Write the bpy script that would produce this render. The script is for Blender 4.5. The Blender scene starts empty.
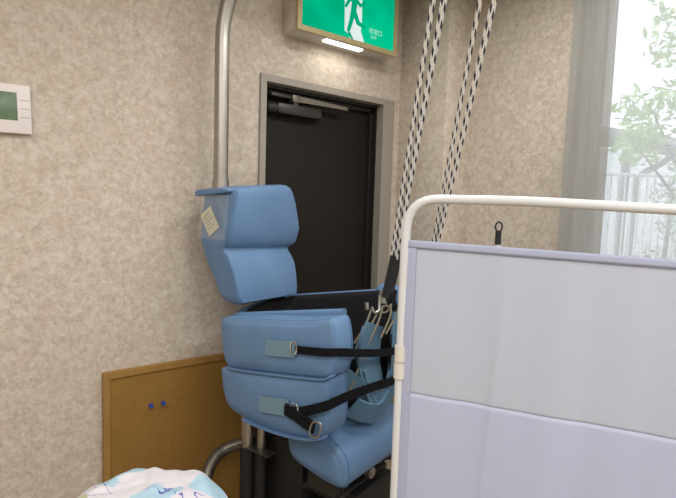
import bpy, bmesh, math, random
from math import sin, cos, pi, radians, atan2, sqrt
from mathutils import Vector, Matrix, noise
SC = bpy.context.scene
COL = SC.collection
random.seed(7)

# ------------------------------------------------------------------ camera, sky, lights, exposure
EYE = 1.38
YAW = radians(52)
cam_d = bpy.data.cameras.new('camera'); cam_d.sensor_width = 36; cam_d.lens = 504 / 676 * 36
cam = bpy.data.objects.new('camera', cam_d); COL.objects.link(cam)
PIT, ROL = math.atan(41 / 504), radians(1.8)
cam.matrix_world = (Matrix.Translation((0, 0, EYE)) @ Matrix.Rotation(YAW - pi / 2, 4, 'Z')
                    @ Matrix.Rotation(pi / 2 - PIT, 4, 'X') @ Matrix.Rotation(ROL, 4, 'Z'))
cam_d.clip_start = 0.02
SC.camera = cam

world = bpy.data.worlds.new('overcast_sky'); SC.world = world; world.use_nodes = True
wn = world.node_tree.nodes; wl = world.node_tree.links
wn['Background'].inputs['Color'].default_value = (0.86, 0.93, 1.0, 1)
wn['Background'].inputs['Strength'].default_value = 2.0

SC.view_settings.view_transform = 'Standard'
SC.view_settings.look = 'None'
SC.view_settings.gamma = 1
SC.view_settings.use_curve_mapping = False
SC.view_settings.exposure = 0.0

CEIL = 2.72
FL = -0.25          # floor level
LAMPS = [(-0.75, 0.60, 37), (-0.60, -1.45, 39), (1.05, -0.95, 44), (1.45, 1.15, 20)]      # ceiling fittings: x, y, watts; last one added to brighten pillar and window wall
for lx, ly, w in LAMPS:
    ld = bpy.data.lights.new('ceiling_tube_light', 'AREA'); ld.shape = 'RECTANGLE'; ld.size = 1.15; ld.size_y = 0.22
    ld.energy = w; ld.color = (1.0, 0.985, 0.965)
    lo = bpy.data.objects.new('ceiling_tube_light', ld); COL.objects.link(lo); lo.location = (lx, ly, CEIL - 0.085)


# ------------------------------------------------------------------ helpers
def W(x, y, z=0.0):            # camera-ground frame (x right, y forward) -> room axes
    return Vector((sin(YAW) * x + cos(YAW) * y, -cos(YAW) * x + sin(YAW) * y, z))


def srgb(r, g, b):
    def f(c):
        c /= 255
        return c / 12.92 if c <= 0.04045 else ((c + 0.055) / 1.055) ** 2.4
    return (f(r), f(g), f(b), 1)


class NT:
    """small node-graph helper"""
    def __init__(s, name):
        s.m = bpy.data.materials.new(name); s.m.use_nodes = True
        s.t = s.m.node_tree; s.n = s.t.nodes; s.l = s.t.links
        s.b = s.n['Principled BSDF']; s.out = s.n['Material Output']

    def node(s, typ, ins=None, **kw):
        n = s.n.new(typ)
        for k, v in kw.items():
            setattr(n, k, v)
        for k, v in (ins or {}).items():
            s.set(n.inputs[k], v)
        return n

    def set(s, sock, v):
        if isinstance(v, bpy.types.NodeSocket):
            s.l.new(v, sock)
        else:
            sock.default_value = v

    def coord(s, kind='Object'):
        return s.node('ShaderNodeTexCoord').outputs[kind]

    def noise(s, scale, detail=3, rough=.5, vec=None, dist=0):
        n = s.node('ShaderNodeTexNoise', {'Scale': scale, 'Detail': detail, 'Roughness': rough, 'Distortion': dist})
        s.l.new(vec or s.coord(), n.inputs['Vector'])
        return n.outputs['Fac']

    def ramp(s, fac, stops, interp='LINEAR'):
        n = s.node('ShaderNodeValToRGB'); n.color_ramp.interpolation = interp
        e = n.color_ramp.elements
        while len(e) < len(stops):
            e.new(0.5)
        for el, (p, c) in zip(e, stops):
            el.position = p; el.color = c
        s.l.new(fac, n.inputs[0])
        return n.outputs[0]

    def mix(s, fac, a, b, mode='MIX'):
        n = s.node('ShaderNodeMix', data_type='RGBA', blend_type=mode)
        s.set(n.inputs[0], fac); s.set(n.inputs[6], a); s.set(n.inputs[7], b)
        return n.outputs[2]

    def math(s, op, a, b=0.0):
        n = s.node('ShaderNodeMath', operation=op); s.set(n.inputs[0], a); s.set(n.inputs[1], b)
        return n.outputs[0]

    def bump(s, h, strength=.2, dist=.005):
        n = s.node('ShaderNodeBump', {'Strength': strength, 'Distance': dist, 'Height': h})
        s.l.new(n.outputs[0], s.b.inputs['Normal'])
        return n.outputs[0]

    def set_b(s, **kw):
        for k, v in kw.items():
            s.set(s.b.inputs[k.replace('_', ' ')], v)
        return s


def plain(name, col, rough=.5, metal=0.0, var=.08, scale=18, bump=0.0, bscale=300, spec=.5, coat=0.0):
    g = NT(name)
    f = g.noise(scale, 4)
    d = tuple(c * (1 - var) for c in col[:3]) + (1,); u = tuple(min(1, c * (1 + var)) for c in col[:3]) + (1,)
    g.set_b(Base_Color=g.ramp(f, [(.3, d), (.7, u)]), Roughness=rough, Metallic=metal)
    g.b.inputs['Specular IOR Level'].default_value = spec
    g.b.inputs['Coat Weight'].default_value = coat
    if bump:
        g.bump(g.noise(bscale, 2), bump, .001)
    return g.m


def emit(name, col, strength, var=.06, scale=6):
    g = NT(name)
    d = tuple(c * (1 - var) for c in col[:3]) + (1,)
    e = g.node('ShaderNodeEmission', {'Strength': strength, 'Color': g.ramp(g.noise(scale, 1), [(.35, d), (.65, col)])})
    g.l.new(e.outputs[0], g.out.inputs['Surface'])
    return g.m


def sheer(name, col, alpha, rough=.8, weave=900.0, transl=.5):
    """thin cloth: weave of opaque threads and open gaps"""
    g = NT(name)
    d = g.node('ShaderNodeBsdfDiffuse', {'Color': col, 'Roughness': rough})
    t = g.node('ShaderNodeBsdfTranslucent', {'Color': col})
    m1 = g.node('ShaderNodeMixShader', {0: transl}); g.l.new(d.outputs[0], m1.inputs[1]); g.l.new(t.outputs[0], m1.inputs[2])
    tr = g.node('ShaderNodeBsdfTransparent')
    f = g.noise(weave, 1)
    a = g.node('ShaderNodeMapRange', {'Value': f, 'From Min': .3, 'From Max': .7, 'To Min': alpha - .12, 'To Max': alpha + .12}).outputs[0]
    m2 = g.node('ShaderNodeMixShader', {0: a}); g.l.new(tr.outputs[0], m2.inputs[1]); g.l.new(m1.outputs[0], m2.inputs[2])
    g.l.new(m2.outputs[0], g.out.inputs['Surface'])
    return g.m


def glassy(name, tint=(1, 1, 1, 1), gloss=.08, rough=.03, film=0.0, filmcol=(.8, .85, .9, 1), bump=0):
    g = NT(name)
    tr = g.node('ShaderNodeBsdfTransparent', {'Color': tint})
    gl = g.node('ShaderNodeBsdfGlossy', {'Roughness': rough, 'Color': (1, 1, 1, 1)})
    src = tr.outputs[0]
    if film:
        df = g.node('ShaderNodeBsdfDiffuse', {'Color': filmcol})
        m0 = g.node('ShaderNodeMixShader', {0: film}); g.l.new(src, m0.inputs[1]); g.l.new(df.outputs[0], m0.inputs[2]); src = m0.outputs[0]
    m = g.node('ShaderNodeMixShader', {0: gloss}); g.l.new(src, m.inputs[1]); g.l.new(gl.outputs[0], m.inputs[2])
    if bump:
        b = g.node('ShaderNodeBump', {'Strength': bump, 'Distance': .01, 'Height': g.noise(14, 2)}); g.l.new(b.outputs[0], gl.inputs['Normal'])
    g.l.new(m.outputs[0], g.out.inputs['Surface'])
    return g.m


def link(name, bm, mat, parent=None, smooth=40, recalc=True):
    if recalc:
        bmesh.ops.recalc_face_normals(bm, faces=bm.faces)
    me = bpy.data.meshes.new(name); bm.to_mesh(me); bm.free()
    if smooth:
        me.shade_smooth(); me.set_sharp_from_angle(angle=radians(smooth))
    me.materials.append(mat)
    o = bpy.data.objects.new(name, me); COL.objects.link(o)
    if parent:
        o.parent = parent
    return o


def tag(o, label, cat, group=None):
    o['label'] = label; o['category'] = cat
    if group:
        o['group'] = group
    return o


def thing(name, label, cat, loc=(0, 0, 0), rz=0.0, group=None):
    o = bpy.data.objects.new(name, None); COL.objects.link(o)
    o.location = loc; o.rotation_euler = (0, 0, rz); o.empty_display_size = .05
    return tag(o, label, cat, group)


def struct(o):
    o['kind'] = 'structure'
    return o


def box(bm, lo, hi, bev=0.0, seg=2, M=None):
    lo, hi = Vector(lo), Vector(hi)
    r = bmesh.ops.create_cube(bm, size=1)
    vs = r['verts']
    for v in vs:
        v.co = Vector([lo[i] + (v.co[i] + .5) * (hi[i] - lo[i]) for i in range(3)])
    if bev:
        es = list({e for v in vs for e in v.link_edges})
        rb = bmesh.ops.bevel(bm, geom=es, offset=bev, segments=seg, affect='EDGES', profile=.5)
        vs = list({v for f in rb['faces'] for v in f.verts} | {v for v in vs if v.is_valid})
    if M is not None:
        for v in vs:
            v.co = M @ v.co
    return bm


def boxes(*args, bev=0.0, M=None):
    bm = bmesh.new()
    for lo, hi in args:
        box(bm, lo, hi, bev, M=M)
    return bm


def fillet(pts, r, n=6):
    pts = [Vector(p) for p in pts]; out = [pts[0]]
    for a, b, c in zip(pts, pts[1:], pts[2:]):
        d1, d2 = (a - b), (c - b)
        rr = min(r, d1.length * .49, d2.length * .49)
        p, q = b + d1.normalized() * rr, b + d2.normalized() * rr
        for i in range(n + 1):
            t = i / n
            out.append(p * (1 - t) ** 2 + b * 2 * t * (1 - t) + q * t * t)
    out.append(pts[-1])
    return out


def smooth_path(pts, n=8, closed=False):
    """Catmull-Rom"""
    pts = [Vector(p) for p in pts]; N = len(pts); out = []
    rng = range(N if closed else N - 1)
    for i in rng:
        if closed:
            p = [pts[(i + k) % N] for k in (-1, 0, 1, 2)]
        else:
            p = [pts[max(0, i - 1)], pts[i], pts[i + 1], pts[min(N - 1, i + 2)]]
        for k in range(n):
            t = k / n
            out.append(.5 * (2 * p[1] + (p[2] - p[0]) * t + (2 * p[0] - 5 * p[1] + 4 * p[2] - p[3]) * t * t + (3 * p[1] - p[0] - 3 * p[2] + p[3]) * t ** 3))
    if not closed:
        out.append(pts[-1])
    return out


def frames(path, closed=False):
    N = len(path); T = []
    for i in range(N):
        a = path[(i - 1) % N] if (closed or i) else path[0]
        b = path[(i + 1) % N] if (closed or i < N - 1) else path[-1]
        T.append((b - a).normalized())
    ref = Vector((0, 0, 1)) if abs(T[0].z) < .9 else Vector((1, 0, 0))
    nrm = (ref - T[0] * ref.dot(T[0])).normalized(); out = []
    for t in T:
        nrm = (nrm - t * nrm.dot(t)).normalized()
        out.append((t, nrm, t.cross(nrm)))
    return out


def tube(bm, path, r, seg=12, closed=False, cap=True, uv=False):
    path = [Vector(p) for p in path]; fr = frames(path, closed); rings = []
    rad = r if callable(r) else (lambda t: r)
    N = len(path)
    for i, (p, (t, n, b)) in enumerate(zip(path, fr)):
        R = rad(i / max(1, N - 1))
        rings.append([bm.verts.new(p + (n * cos(2 * pi * k / seg) + b * sin(2 * pi * k / seg)) * R) for k in range(seg)])
    ul = bm.loops.layers.uv.verify() if uv else None
    L = [0.0]
    for a, b in zip(path, path[1:]):
        L.append(L[-1] + (b - a).length)
    for i in range(N if closed else N - 1):
        A, B = rings[i], rings[(i + 1) % N]
        for k in range(seg):
            f = bm.faces.new((A[k], A[(k + 1) % seg], B[(k + 1) % seg], B[k]))
            if uv:
                l0, l1 = L[i], L[i + 1]
                for lp, c in zip(f.loops, ((l0, k / seg), (l0, (k + 1) / seg), (l1, (k + 1) / seg), (l1, k / seg))):
                    lp[ul].uv = c
    if cap and not closed:
        bm.faces.new(rings[0]); bm.faces.new(rings[-1])
    return bm


def tubes(*specs, **kw):
    bm = bmesh.new()
    for path, r in specs:
        tube(bm, path, r, **kw)
    return bm


def cyl(bm, a, b, r, seg=20):
    return tube(bm, [Vector(a), Vector(b)], r, seg)


def rings_mesh(bm, rings, cap=True, closed_ring=True):
    V = [[bm.verts.new(p) for p in r] for r in rings]
    n = len(V[0])
    for A, B in zip(V, V[1:]):
        for k in range(n if closed_ring else n - 1):
            bm.faces.new((A[k], A[(k + 1) % n], B[(k + 1) % n], B[k]))
    if cap:
        bm.faces.new(V[0]); bm.faces.new(V[-1])
    return bm


def ribbon(bm, path, width, thick=.003, up=(0, 0, 1)):
    """flat webbing: width along up (made square to the path)"""
    path = [Vector(p) for p in path]; fr = frames(path); rings = []
    up = [Vector(up)] * len(path) if not isinstance(up, list) else [Vector(u) for u in up]
    wf = width if callable(width) else (lambda t: width)
    for i, (p, (t, _, _), u0) in enumerate(zip(path, fr, up)):
        u = (u0 - t * u0.dot(t)).normalized(); n = t.cross(u); w = wf(i / (len(path) - 1))
        rings.append([p + u * w / 2 + n * thick / 2, p + u * w / 2 - n * thick / 2, p - u * w / 2 - n * thick / 2, p - u * w / 2 + n * thick / 2])
    return rings_mesh(bm, rings)


def inset2d(out, d):
    N = len(out); res = []
    area = sum(out[i][0] * out[(i + 1) % N][1] - out[(i + 1) % N][0] * out[i][1] for i in range(N))
    s = 1 if area > 0 else -1
    for i in range(N):
        a, b = out[i - 1], out[(i + 1) % N]
        tx, ty = b[0] - a[0], b[1] - a[1]; l = sqrt(tx * tx + ty * ty) or 1
        res.append((out[i][0] - s * ty / l * d, out[i][1] + s * tx / l * d))
    return res


def pad(bm, outline, c0, c1, mp, r=.02, puff=.012, n=8, wrinkle=0.0, steps=5):
    """upholstered block: rounded outline in (a,b) padded between c0 and c1; mp maps (a,b,c) to local space"""
    o = [(p.x, p.y) for p in smooth_path([(a, b, 0) for a, b in outline], n, True)]
    N = len(o); ca = sum(p[0] for p in o) / N; cb = sum(p[1] for p in o) / N
    rings = []
    s = 1 if c1 > c0 else -1
    ct, st = cos(.16), sin(.16)
    ea = max(abs((p[0] - ca) * ct + (p[1] - cb) * st) for p in o); eb = max(abs(-(p[0] - ca) * st + (p[1] - cb) * ct) for p in o)
    def face(c, side):
        e = inset2d(o, r); rs = []
        for q in (.12, .3, .5, .7, .86, .96, 1.0):
            rr = []
            for x, y in e:
                px_, py_ = ca + (x - ca) * q, cb + (y - cb) * q
                X = ((px_ - ca) * ct + (py_ - cb) * st) / ea; Y = (-(px_ - ca) * st + (py_ - cb) * ct) / eb
                h = puff * max(0, 1 - abs(X) ** 3) * max(0, 1 - abs(Y) ** 3) * min(1, (1 - q) / .14)
                w = wrinkle * noise.noise(Vector((px_ * 9, py_ * 9, c * 9))) * min(1, (1 - q) / .3)
                rr.append((ca + (x - ca) * q, cb + (y - cb) * q, c + side * (h + w)))
            rs.append(rr)
        return rs
    rings += face(c0, -s)
    for k in range(1, steps + 1):
        t = k / steps * pi / 2
        rings.append([(x, y, c0 + s * r * (1 - cos(t))) for x, y in inset2d(o, r * (1 - sin(t)))])
    for k in range(steps, 0, -1):
        t = k / steps * pi / 2
        rings.append([(x, y, c1 - s * r * (1 - cos(t))) for x, y in inset2d(o, r * (1 - sin(t)))])
    rings += face(c1, s)[::-1]
    rings_mesh(bm, [[mp(*p) for p in rr] for rr in rings])
    bm.verts.ensure_lookup_table()
    caps = [v for i, v in enumerate(bm.verts) if i // N < 6 or i // N >= len(rings) - 6]
    for _ in range(3):
        bmesh.ops.smooth_vert(bm, verts=caps, factor=.5, use_axis_x=False, use_axis_y=True, use_axis_z=False)
    return bm


# ------------------------------------------------------------------ materials
def wallpaper():
    g = NT('mottled_beige_wallpaper')
    co = g.coord()
    base = g.ramp(g.noise(33, 5, .62, co, .6), [(.36, srgb(178, 167, 152)), (.5, srgb(194, 183, 168)), (.66, srgb(207, 198, 185))])
    pink = g.noise(17, 4, .6, g.node('ShaderNodeMapping', {'Vector': co, 'Location': (3, 5, 1)}).outputs[0], .8)
    c = g.mix(g.ramp(pink, [(.50, (0, 0, 0, 1)), (.64, (.5, .5, .5, 1))]), base, srgb(190, 168, 154))
    gr = g.noise(13, 4, .65, g.node('ShaderNodeMapping', {'Vector': co, 'Location': (9, 2, 7)}).outputs[0], 1.0)
    c = g.mix(g.ramp(gr, [(.54, (0, 0, 0, 1)), (.68, (.30, .30, .30, 1))]), c, srgb(176, 170, 154))
    fl = g.noise(70, 3, .6, co)
    c = g.mix(g.ramp(fl, [(.52, (0, 0, 0, 1)), (.66, (.35, .35, .35, 1))]), c, srgb(220, 211, 198))
    g.set_b(Base_Color=c, Roughness=.85); g.b.inputs['Specular IOR Level'].default_value = .2
    g.bump(g.noise(90, 4), .25, .003)
    return g.m


def vinyl():
    g = NT('blue_vinyl')
    c = g.ramp(g.noise(7, 3), [(.3, srgb(95, 127, 164)), (.7, srgb(103, 135, 172))])
    g.set_b(Base_Color=c, Roughness=.42); g.b.inputs['Specular IOR Level'].default_value = .4
    h = g.mix(.5, g.noise(9, 2), g.noise(420, 2))
    g.bump(h, .12, .012)
    return g.m


def rope_mat():
    g = NT('white_rope_with_navy_flecks')
    sep = g.node('ShaderNodeSeparateXYZ', {0: g.coord('UV')})
    L, A = sep.outputs[0], sep.outputs[1]
    # two families of flecks spiralling round the braid
    col = g.math('FRACT', g.math('MULTIPLY', A, 4.0))
    row = g.math('FRACT', g.math('ADD', g.math('MULTIPLY', L, 20.0), g.math('MULTIPLY', A, 4.0 * .5)))
    m1 = g.math('MULTIPLY', g.math('GREATER_THAN', row, .54), g.math('GREATER_THAN', col, .34))
    strand = g.math('SINE', g.math('ADD', g.math('MULTIPLY', L, 620.0), g.math('MULTIPLY', A, 12.566)))
    white = g.mix(g.math('ADD', g.math('MULTIPLY', strand, .3), .5), srgb(216, 213, 206), srgb(232, 229, 221))
    g.set_b(Base_Color=g.mix(m1, white, srgb(34, 38, 66)), Roughness=.8)
    g.bump(strand, .25, .002)
    return g.m


def blanket_mat():
    g = NT('printed_cotton_blanket')
    co = g.coord()
    base = g.ramp(g.noise(9, 2, .5, co), [(.35, srgb(206, 200, 206)), (.7, srgb(216, 213, 216))])
    pal = g.noise(7.5, 1, .4, g.node('ShaderNodeMapping', {'Vector': co, 'Location': (2.3, 4.1, 0)}).outputs[0], .4)
    c = g.mix(g.ramp(pal, [(.57, (0, 0, 0, 1)), (.60, (1, 1, 1, 1))]), base, srgb(166, 194, 208))
    yp = W(-.80, 1.36, .50)
    yd = g.node('ShaderNodeVectorMath', {0: co, 1: yp}, operation='DISTANCE').outputs['Value']
    yel = g.math('ADD', yd, g.math('MULTIPLY', g.noise(11, 2), .05))
    c = g.mix(g.ramp(yel, [(.125, (1, 1, 1, 1)), (.13, (0, 0, 0, 1))]), c, srgb(184, 186, 146))
    seg = g.math('GREATER_THAN', g.noise(6.5, 1, .4, g.node('ShaderNodeMapping', {'Vector': co, 'Location': (5.5, 3.1, 9)}).outputs[0]), .55)
    lin = g.noise(5.0, 2, .5, g.node('ShaderNodeMapping', {'Vector': co, 'Location': (1.1, 8.2, 5)}).outputs[0], 1.2)
    band = g.math('LESS_THAN', g.math('ABSOLUTE', g.math('SUBTRACT', lin, .44)), .005)
    c = g.mix(g.math('MULTIPLY', band, seg), c, srgb(88, 98, 168))
    g.set_b(Base_Color=c, Roughness=.9); g.b.inputs['Specular IOR Level'].default_value = .1
    g.bump(g.noise(260, 2), .15, .002)
    return g.m


def fabric(name, col, var=.06, scale=12, b=.2):
    g = NT(name)
    d = tuple(c * (1 - var) for c in col[:3]) + (1,)
    g.set_b(Base_Color=g.ramp(g.noise(scale, 4), [(.3, d), (.7, col)]), Roughness=.9)
    g.b.inputs['Specular IOR Level'].default_value = .15
    g.bump(g.noise(700, 2), b, .001)
    return g.m


def screen_cloth(name, col):
    g = NT(name)
    co = g.coord()
    f = g.noise(3, 3, .5, g.node('ShaderNodeMapping', {'Vector': co, 'Scale': (3, 3, .5)}).outputs[0])
    d = tuple(c * .95 for c in col[:3]) + (1,)
    c = g.ramp(f, [(.3, d), (.7, col)])
    df = g.node('ShaderNodeBsdfDiffuse', {'Color': c}); tl = g.node('ShaderNodeBsdfTranslucent', {'Color': c})
    bu = g.node('ShaderNodeBump', {'Strength': .15, 'Distance': .001, 'Height': g.noise(900, 2)})
    g.l.new(bu.outputs[0], df.inputs['Normal'])
    m = g.node('ShaderNodeMixShader', {0: .28}); g.l.new(df.outputs[0], m.inputs[1]); g.l.new(tl.outputs[0], m.inputs[2])
    g.l.new(m.outputs[0], g.out.inputs['Surface'])
    return g.m


def leaves_mat(a, b):
    g = NT('leaves')
    c = g.ramp(g.noise(5, 3), [(.3, a), (.7, b)])
    g.set_b(Base_Color=c, Roughness=.6)
    return g.m


M = dict(
    wall=wallpaper(), vinyl=vinyl(), rope=rope_mat(), blanket=blanket_mat(),
    seam=plain('blue_seam_piping', srgb(84, 122, 166), .5),
    black_cloth=fabric('black_lining', srgb(38, 38, 41), .15, 20, .3),
    webbing=fabric('black_webbing', srgb(22, 22, 25), .2, 60, .4),
    velcro=fabric('grey_green_hook_tape', srgb(118, 145, 160), .08, 60, .4),
    sling=fabric('slate_blue_sling_cloth', srgb(96, 127, 149), .12, 25, .4),
    sling_trim=fabric('slate_blue_binding', srgb(110, 136, 154), .08, 25, .4),
    steel=plain('stainless_steel', srgb(176, 172, 164), .42, 1.0, .04),
    chrome=plain('chrome', srgb(215, 215, 212), .12, 1.0, .03),
    dull_steel=plain('dull_painted_steel', srgb(96, 92, 84), .4, .8, .06),
    black=plain('black_painted_metal', srgb(20, 20, 21), .5, 0, .15),
    rubber=plain('black_rubber', srgb(26, 26, 26), .7, 0, .15),
    door=plain('dark_brown_door_paint', srgb(30, 25, 20), .7, 0, .06, 5, spec=.25),
    doordark=plain('dark_brown_jamb_paint', srgb(32, 26, 22), .5, 0, .08),
    frame=plain('grey_door_frame_paint', srgb(150, 143, 132), .45, 0, .04, 8),
    closer=plain('dark_bronze_metal', srgb(58, 54, 50), .4, .4, .08),
    closer_arm=plain('bronze_arm_metal', srgb(120, 112, 98), .35, .6, .05),
    board=plain('ochre_board', srgb(142, 107, 53), .75, 0, .07, 45, .15, 500, .2),
    board_edge=plain('ochre_wood_frame', srgb(154, 116, 60), .5, 0, .08, 20),
    pin=plain('blue_plastic', srgb(40, 70, 150), .3),
    ivory=plain('ivory_painted_steel', srgb(208, 209, 210), .35, 0, .02, 6),
    joint=plain('cream_plastic', srgb(210, 205, 196), .4, 0, .03),
    cloth=screen_cloth('white_screen_cloth', srgb(204, 209, 222)),
    cloth_low=screen_cloth('lavender_white_screen_cloth', srgb(203, 208, 230)),
    hem=screen_cloth('lavender_hem_cloth', srgb(192, 197, 220)),
    white_plastic=plain('warm_white_plastic', srgb(226, 217, 214), .45, 0, .02),
    groove=plain('grey_groove', srgb(168, 160, 156), .6),
    lcd=plain('green_grey_display', srgb(100, 122, 96), .3, 0, .1, 40),
    signframe=plain('olive_beige_sign_frame', srgb(176, 160, 118), .4, 0, .04),
    signbox=plain('beige_sign_housing', srgb(198, 190, 180), .45, 0, .03),
    green_lit=emit('lit_green_panel', (.0, .56, .28, 1), 1.0, .28, 4),
    white_lit=emit('lit_white_symbol', (.80, .92, .88, 1), .95, .1),
    green_sym=emit('lit_green_symbol', (.0, .40, .20, 1), 1.0, .1),
    text_lit=emit('lit_pale_lettering', (.40, .84, .66, 1), .9, .03),
    strip_lit=emit('lit_white_diffuser', (1, .97, .88, 1), 3.2, .02),
    tube_lit=emit('lit_ceiling_diffuser', (1, .97, .92, 1), 2.0, .02),
    clear=glassy('clear_vinyl_pocket', gloss=.07, rough=.06, film=.05, filmcol=srgb(200, 206, 220), bump=.5),
    glass=glassy('window_glass', gloss=.05),
    card=plain('pale_yellow_paper', srgb(208, 204, 178), .8, 0, .03, 40),
    ink=plain('grey_print', srgb(150, 148, 130), .8),
    floor=plain('beige_vinyl_floor', srgb(170, 156, 136), .35, 0, .06, 6),
    ceiling=plain('white_ceiling_board', srgb(226, 222, 214), .9, 0, .03, 30),
    skirting=plain('brown_skirting', srgb(96, 76, 58), .5),
    winframe=plain('grey_aluminium', srgb(150, 148, 144), .4, .3, .03),
    pale_bars=plain('pale_painted_bars', srgb(214, 216, 218), .5),
    lace=sheer('white_lace_curtain_cloth', srgb(236, 238, 240), .55, weave=260, transl=.55),
    drape=sheer('grey_sheer_curtain_cloth', srgb(174, 172, 167), .88, weave=260, transl=.35),
    grey_roof=plain('grey_roof_steel', srgb(128, 126, 124), .6),
    pale_wall=plain('pale_outdoor_wall', srgb(216, 218, 220), .8, 0, .04, 3),
    ground=plain('outdoor_paving', srgb(170, 168, 162), .9, 0, .08),
    bark=plain('bark', srgb(96, 84, 70), .9, 0, .2),
    leaf=leaves_mat(srgb(140, 178, 92), srgb(186, 212, 136)),
    leaf_dark=leaves_mat(srgb(128, 148, 116), srgb(160, 176, 146)),
    mattress=fabric('beige_mattress_vinyl', srgb(190, 180, 160)),
    cord=fabric('beige_cord', srgb(138, 131, 112), .15, 80, .3),
)

# ------------------------------------------------------------------ room shell
NY = 2.371          # door wall
PX, EX = 2.315, 2.554   # pillar face, window wall
X0, Y0 = -2.4, -2.9
DX0, DX1, DZ = 1.318, 2.215, 2.035          # wall opening for the door frame
WY0, WY1, WZ0, WZ1 = -1.2, 1.31, 0.72, 2.60  # window opening

struct(link('wall_left', boxes(((X0 - .15, NY, FL - .1), (DX0, NY + .2, CEIL)), ((DX1, NY, FL - .1), (EX + .2, NY + .2, CEIL)), ((DX0, NY, DZ), (DX1, NY + .2, CEIL))), M['wall'], smooth=0))
struct(link('wall_right', boxes(((EX, WY1, FL - .1), (EX + .18, NY, CEIL)), ((EX, Y0, FL - .1), (EX + .18, WY0, CEIL)), ((EX, WY0, FL - .1), (EX + .18, WY1, WZ0)), ((EX, WY0, WZ1), (EX + .18, WY1, CEIL))), M['wall'], smooth=0))
struct(link('wall_pillar', boxes(((PX, 1.985, FL), (EX + .05, NY + .05, CEIL)), bev=.012), M['wall']))
struct(link('wall_front', boxes(((X0 - .15, Y0 - .15, FL - .1), (EX + .18, Y0, CEIL))), M['wall'], smooth=0))
struct(link('wall_back', boxes(((X0 - .15, Y0, FL - .1), (X0, NY, CEIL))), M['wall'], smooth=0))
struct(link('floor', boxes(((X0 - .15, Y0 - .15, FL - .1), (EX + .18, NY + .6, FL))), M['floor'], smooth=0))
struct(link('ceiling', boxes(((X0 - .15, Y0 - .15, CEIL), (EX + .2, NY + .2, CEIL + .1))), M['ceiling'], smooth=0))
struct(link('baseboard_left', boxes(((X0, NY - .008, FL), (1.296, NY, FL + .06))), M['skirting'], smooth=0))

# door: frame, recessed jamb, leaf, closer
dr = thing('door', 'dark brown steel door recessed in a grey frame under the lit green sign', 'door', (1.77, NY, FL)); dr['kind'] = 'structure'; dr.name = 'door_1'
def dl(x, y, z): return (x - 1.77, y - NY, max(z, FL) - FL)
def dbox(*a, **k): return boxes(*[(dl(*lo), dl(*hi)) for lo, hi in a], **k)
link('door_frame', dbox(((1.303, NY - .018, FL), (1.337, NY + .04, 2.062)), ((2.163, NY - .018, FL), (2.255, NY + .04, 2.062)), ((1.337, NY - .018, 2.026), (2.163, NY + .04, 2.062))), M['frame'], dr)
link('jamb', dbox(((1.31, NY + .04, FL), (1.345, NY + .19, 2.05)), ((2.155, NY + .04, FL), (2.21, NY + .19, 2.05)), ((1.31, NY + .04, 2.01), (2.21, NY + .19, 2.05)),
                  ((1.345, NY + .075, 1.985), (2.155, NY + .10, 2.01)), ((2.135, NY + .075, FL), (2.155, NY + .10, 2.0))), M['doordark'], dr, smooth=0)
leaf = link('door_leaf', dbox(((1.345, NY + .10, FL + .005), (2.155, NY + .14, 2.005)), bev=.002), M['door'], dr)
hd = bmesh.new(); cyl(hd, dl(2.09, NY + .10, .84), dl(2.09, NY + .05, .84), .011); cyl(hd, dl(2.09, NY + .05, .84), dl(1.97, NY + .05, .84), .010)
link('door_handle', hd, M['steel'], leaf)
link('closer_body', dbox(((1.44, NY + .035, 1.885), (1.735, NY + .098, 1.945)), bev=.012), M['closer'], dr)
cb = bmesh.new(); cyl(cb, dl(1.44, NY + .066, 1.915), dl(1.385, NY + .066, 1.915), .030); cyl(cb, dl(1.385, NY + .066, 1.915), dl(1.378, NY + .066, 1.915), .024)
cyl(cb, dl(1.56, NY + .055, 1.94), dl(1.56, NY + .055, 1.985), .020)
link('closer_spindle', cb, M['closer'], dr)
ab = bmesh.new(); ribbon(ab, [dl(1.545, NY + .05, 1.978), dl(1.72, NY + .03, 1.972), dl(1.905, NY + .02, 1.966)], lambda t: .034 - .016 * t, .014)
box(ab, dl(1.53, NY + .03, 1.955), dl(1.58, NY + .075, 1.995), .004)
link('closer_arm', ab, M['closer_arm'], dr)
link('closer_bracket', dbox(((1.40, NY + .04, 1.972), (1.60, NY + .075, 1.99)), bev=.003), M['closer'], dr)

# window with sash, glass
wn1 = thing('window_1', 'aluminium framed window behind the white lace curtain', 'window', (EX + .1, .05, WZ0)); wn1['kind'] = 'structure'
def wnl(x, y, z): return (x - EX - .1, y - .05, z - WZ0)
fb = [((EX + .07, WY0, WZ0), (EX + .13, WY0 + .05, WZ1)), ((EX + .07, WY1 - .05, WZ0), (EX + .13, WY1, WZ1)), ((EX + .07, WY0, WZ0), (EX + .13, WY1, WZ0 + .05)), ((EX + .07, WY0, WZ1 - .05), (EX + .13, WY1, WZ1)),
      ((EX + .08, .03, WZ0), (EX + .12, .09, WZ1))]
link('window_frame', boxes(*[(wnl(*a), wnl(*b)) for a, b in fb], bev=.003), M['winframe'], wn1)
link('pane', boxes((wnl(EX + .098, WY0 + .05, WZ0 + .05), wnl(EX + .102, .03, WZ1 - .05))), M['glass'], wn1, smooth=0)
link('pane', boxes((wnl(EX + .098, .09, WZ0 + .05), wnl(EX + .102, WY1 - .05, WZ1 - .05))), M['glass'], wn1, smooth=0)

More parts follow.
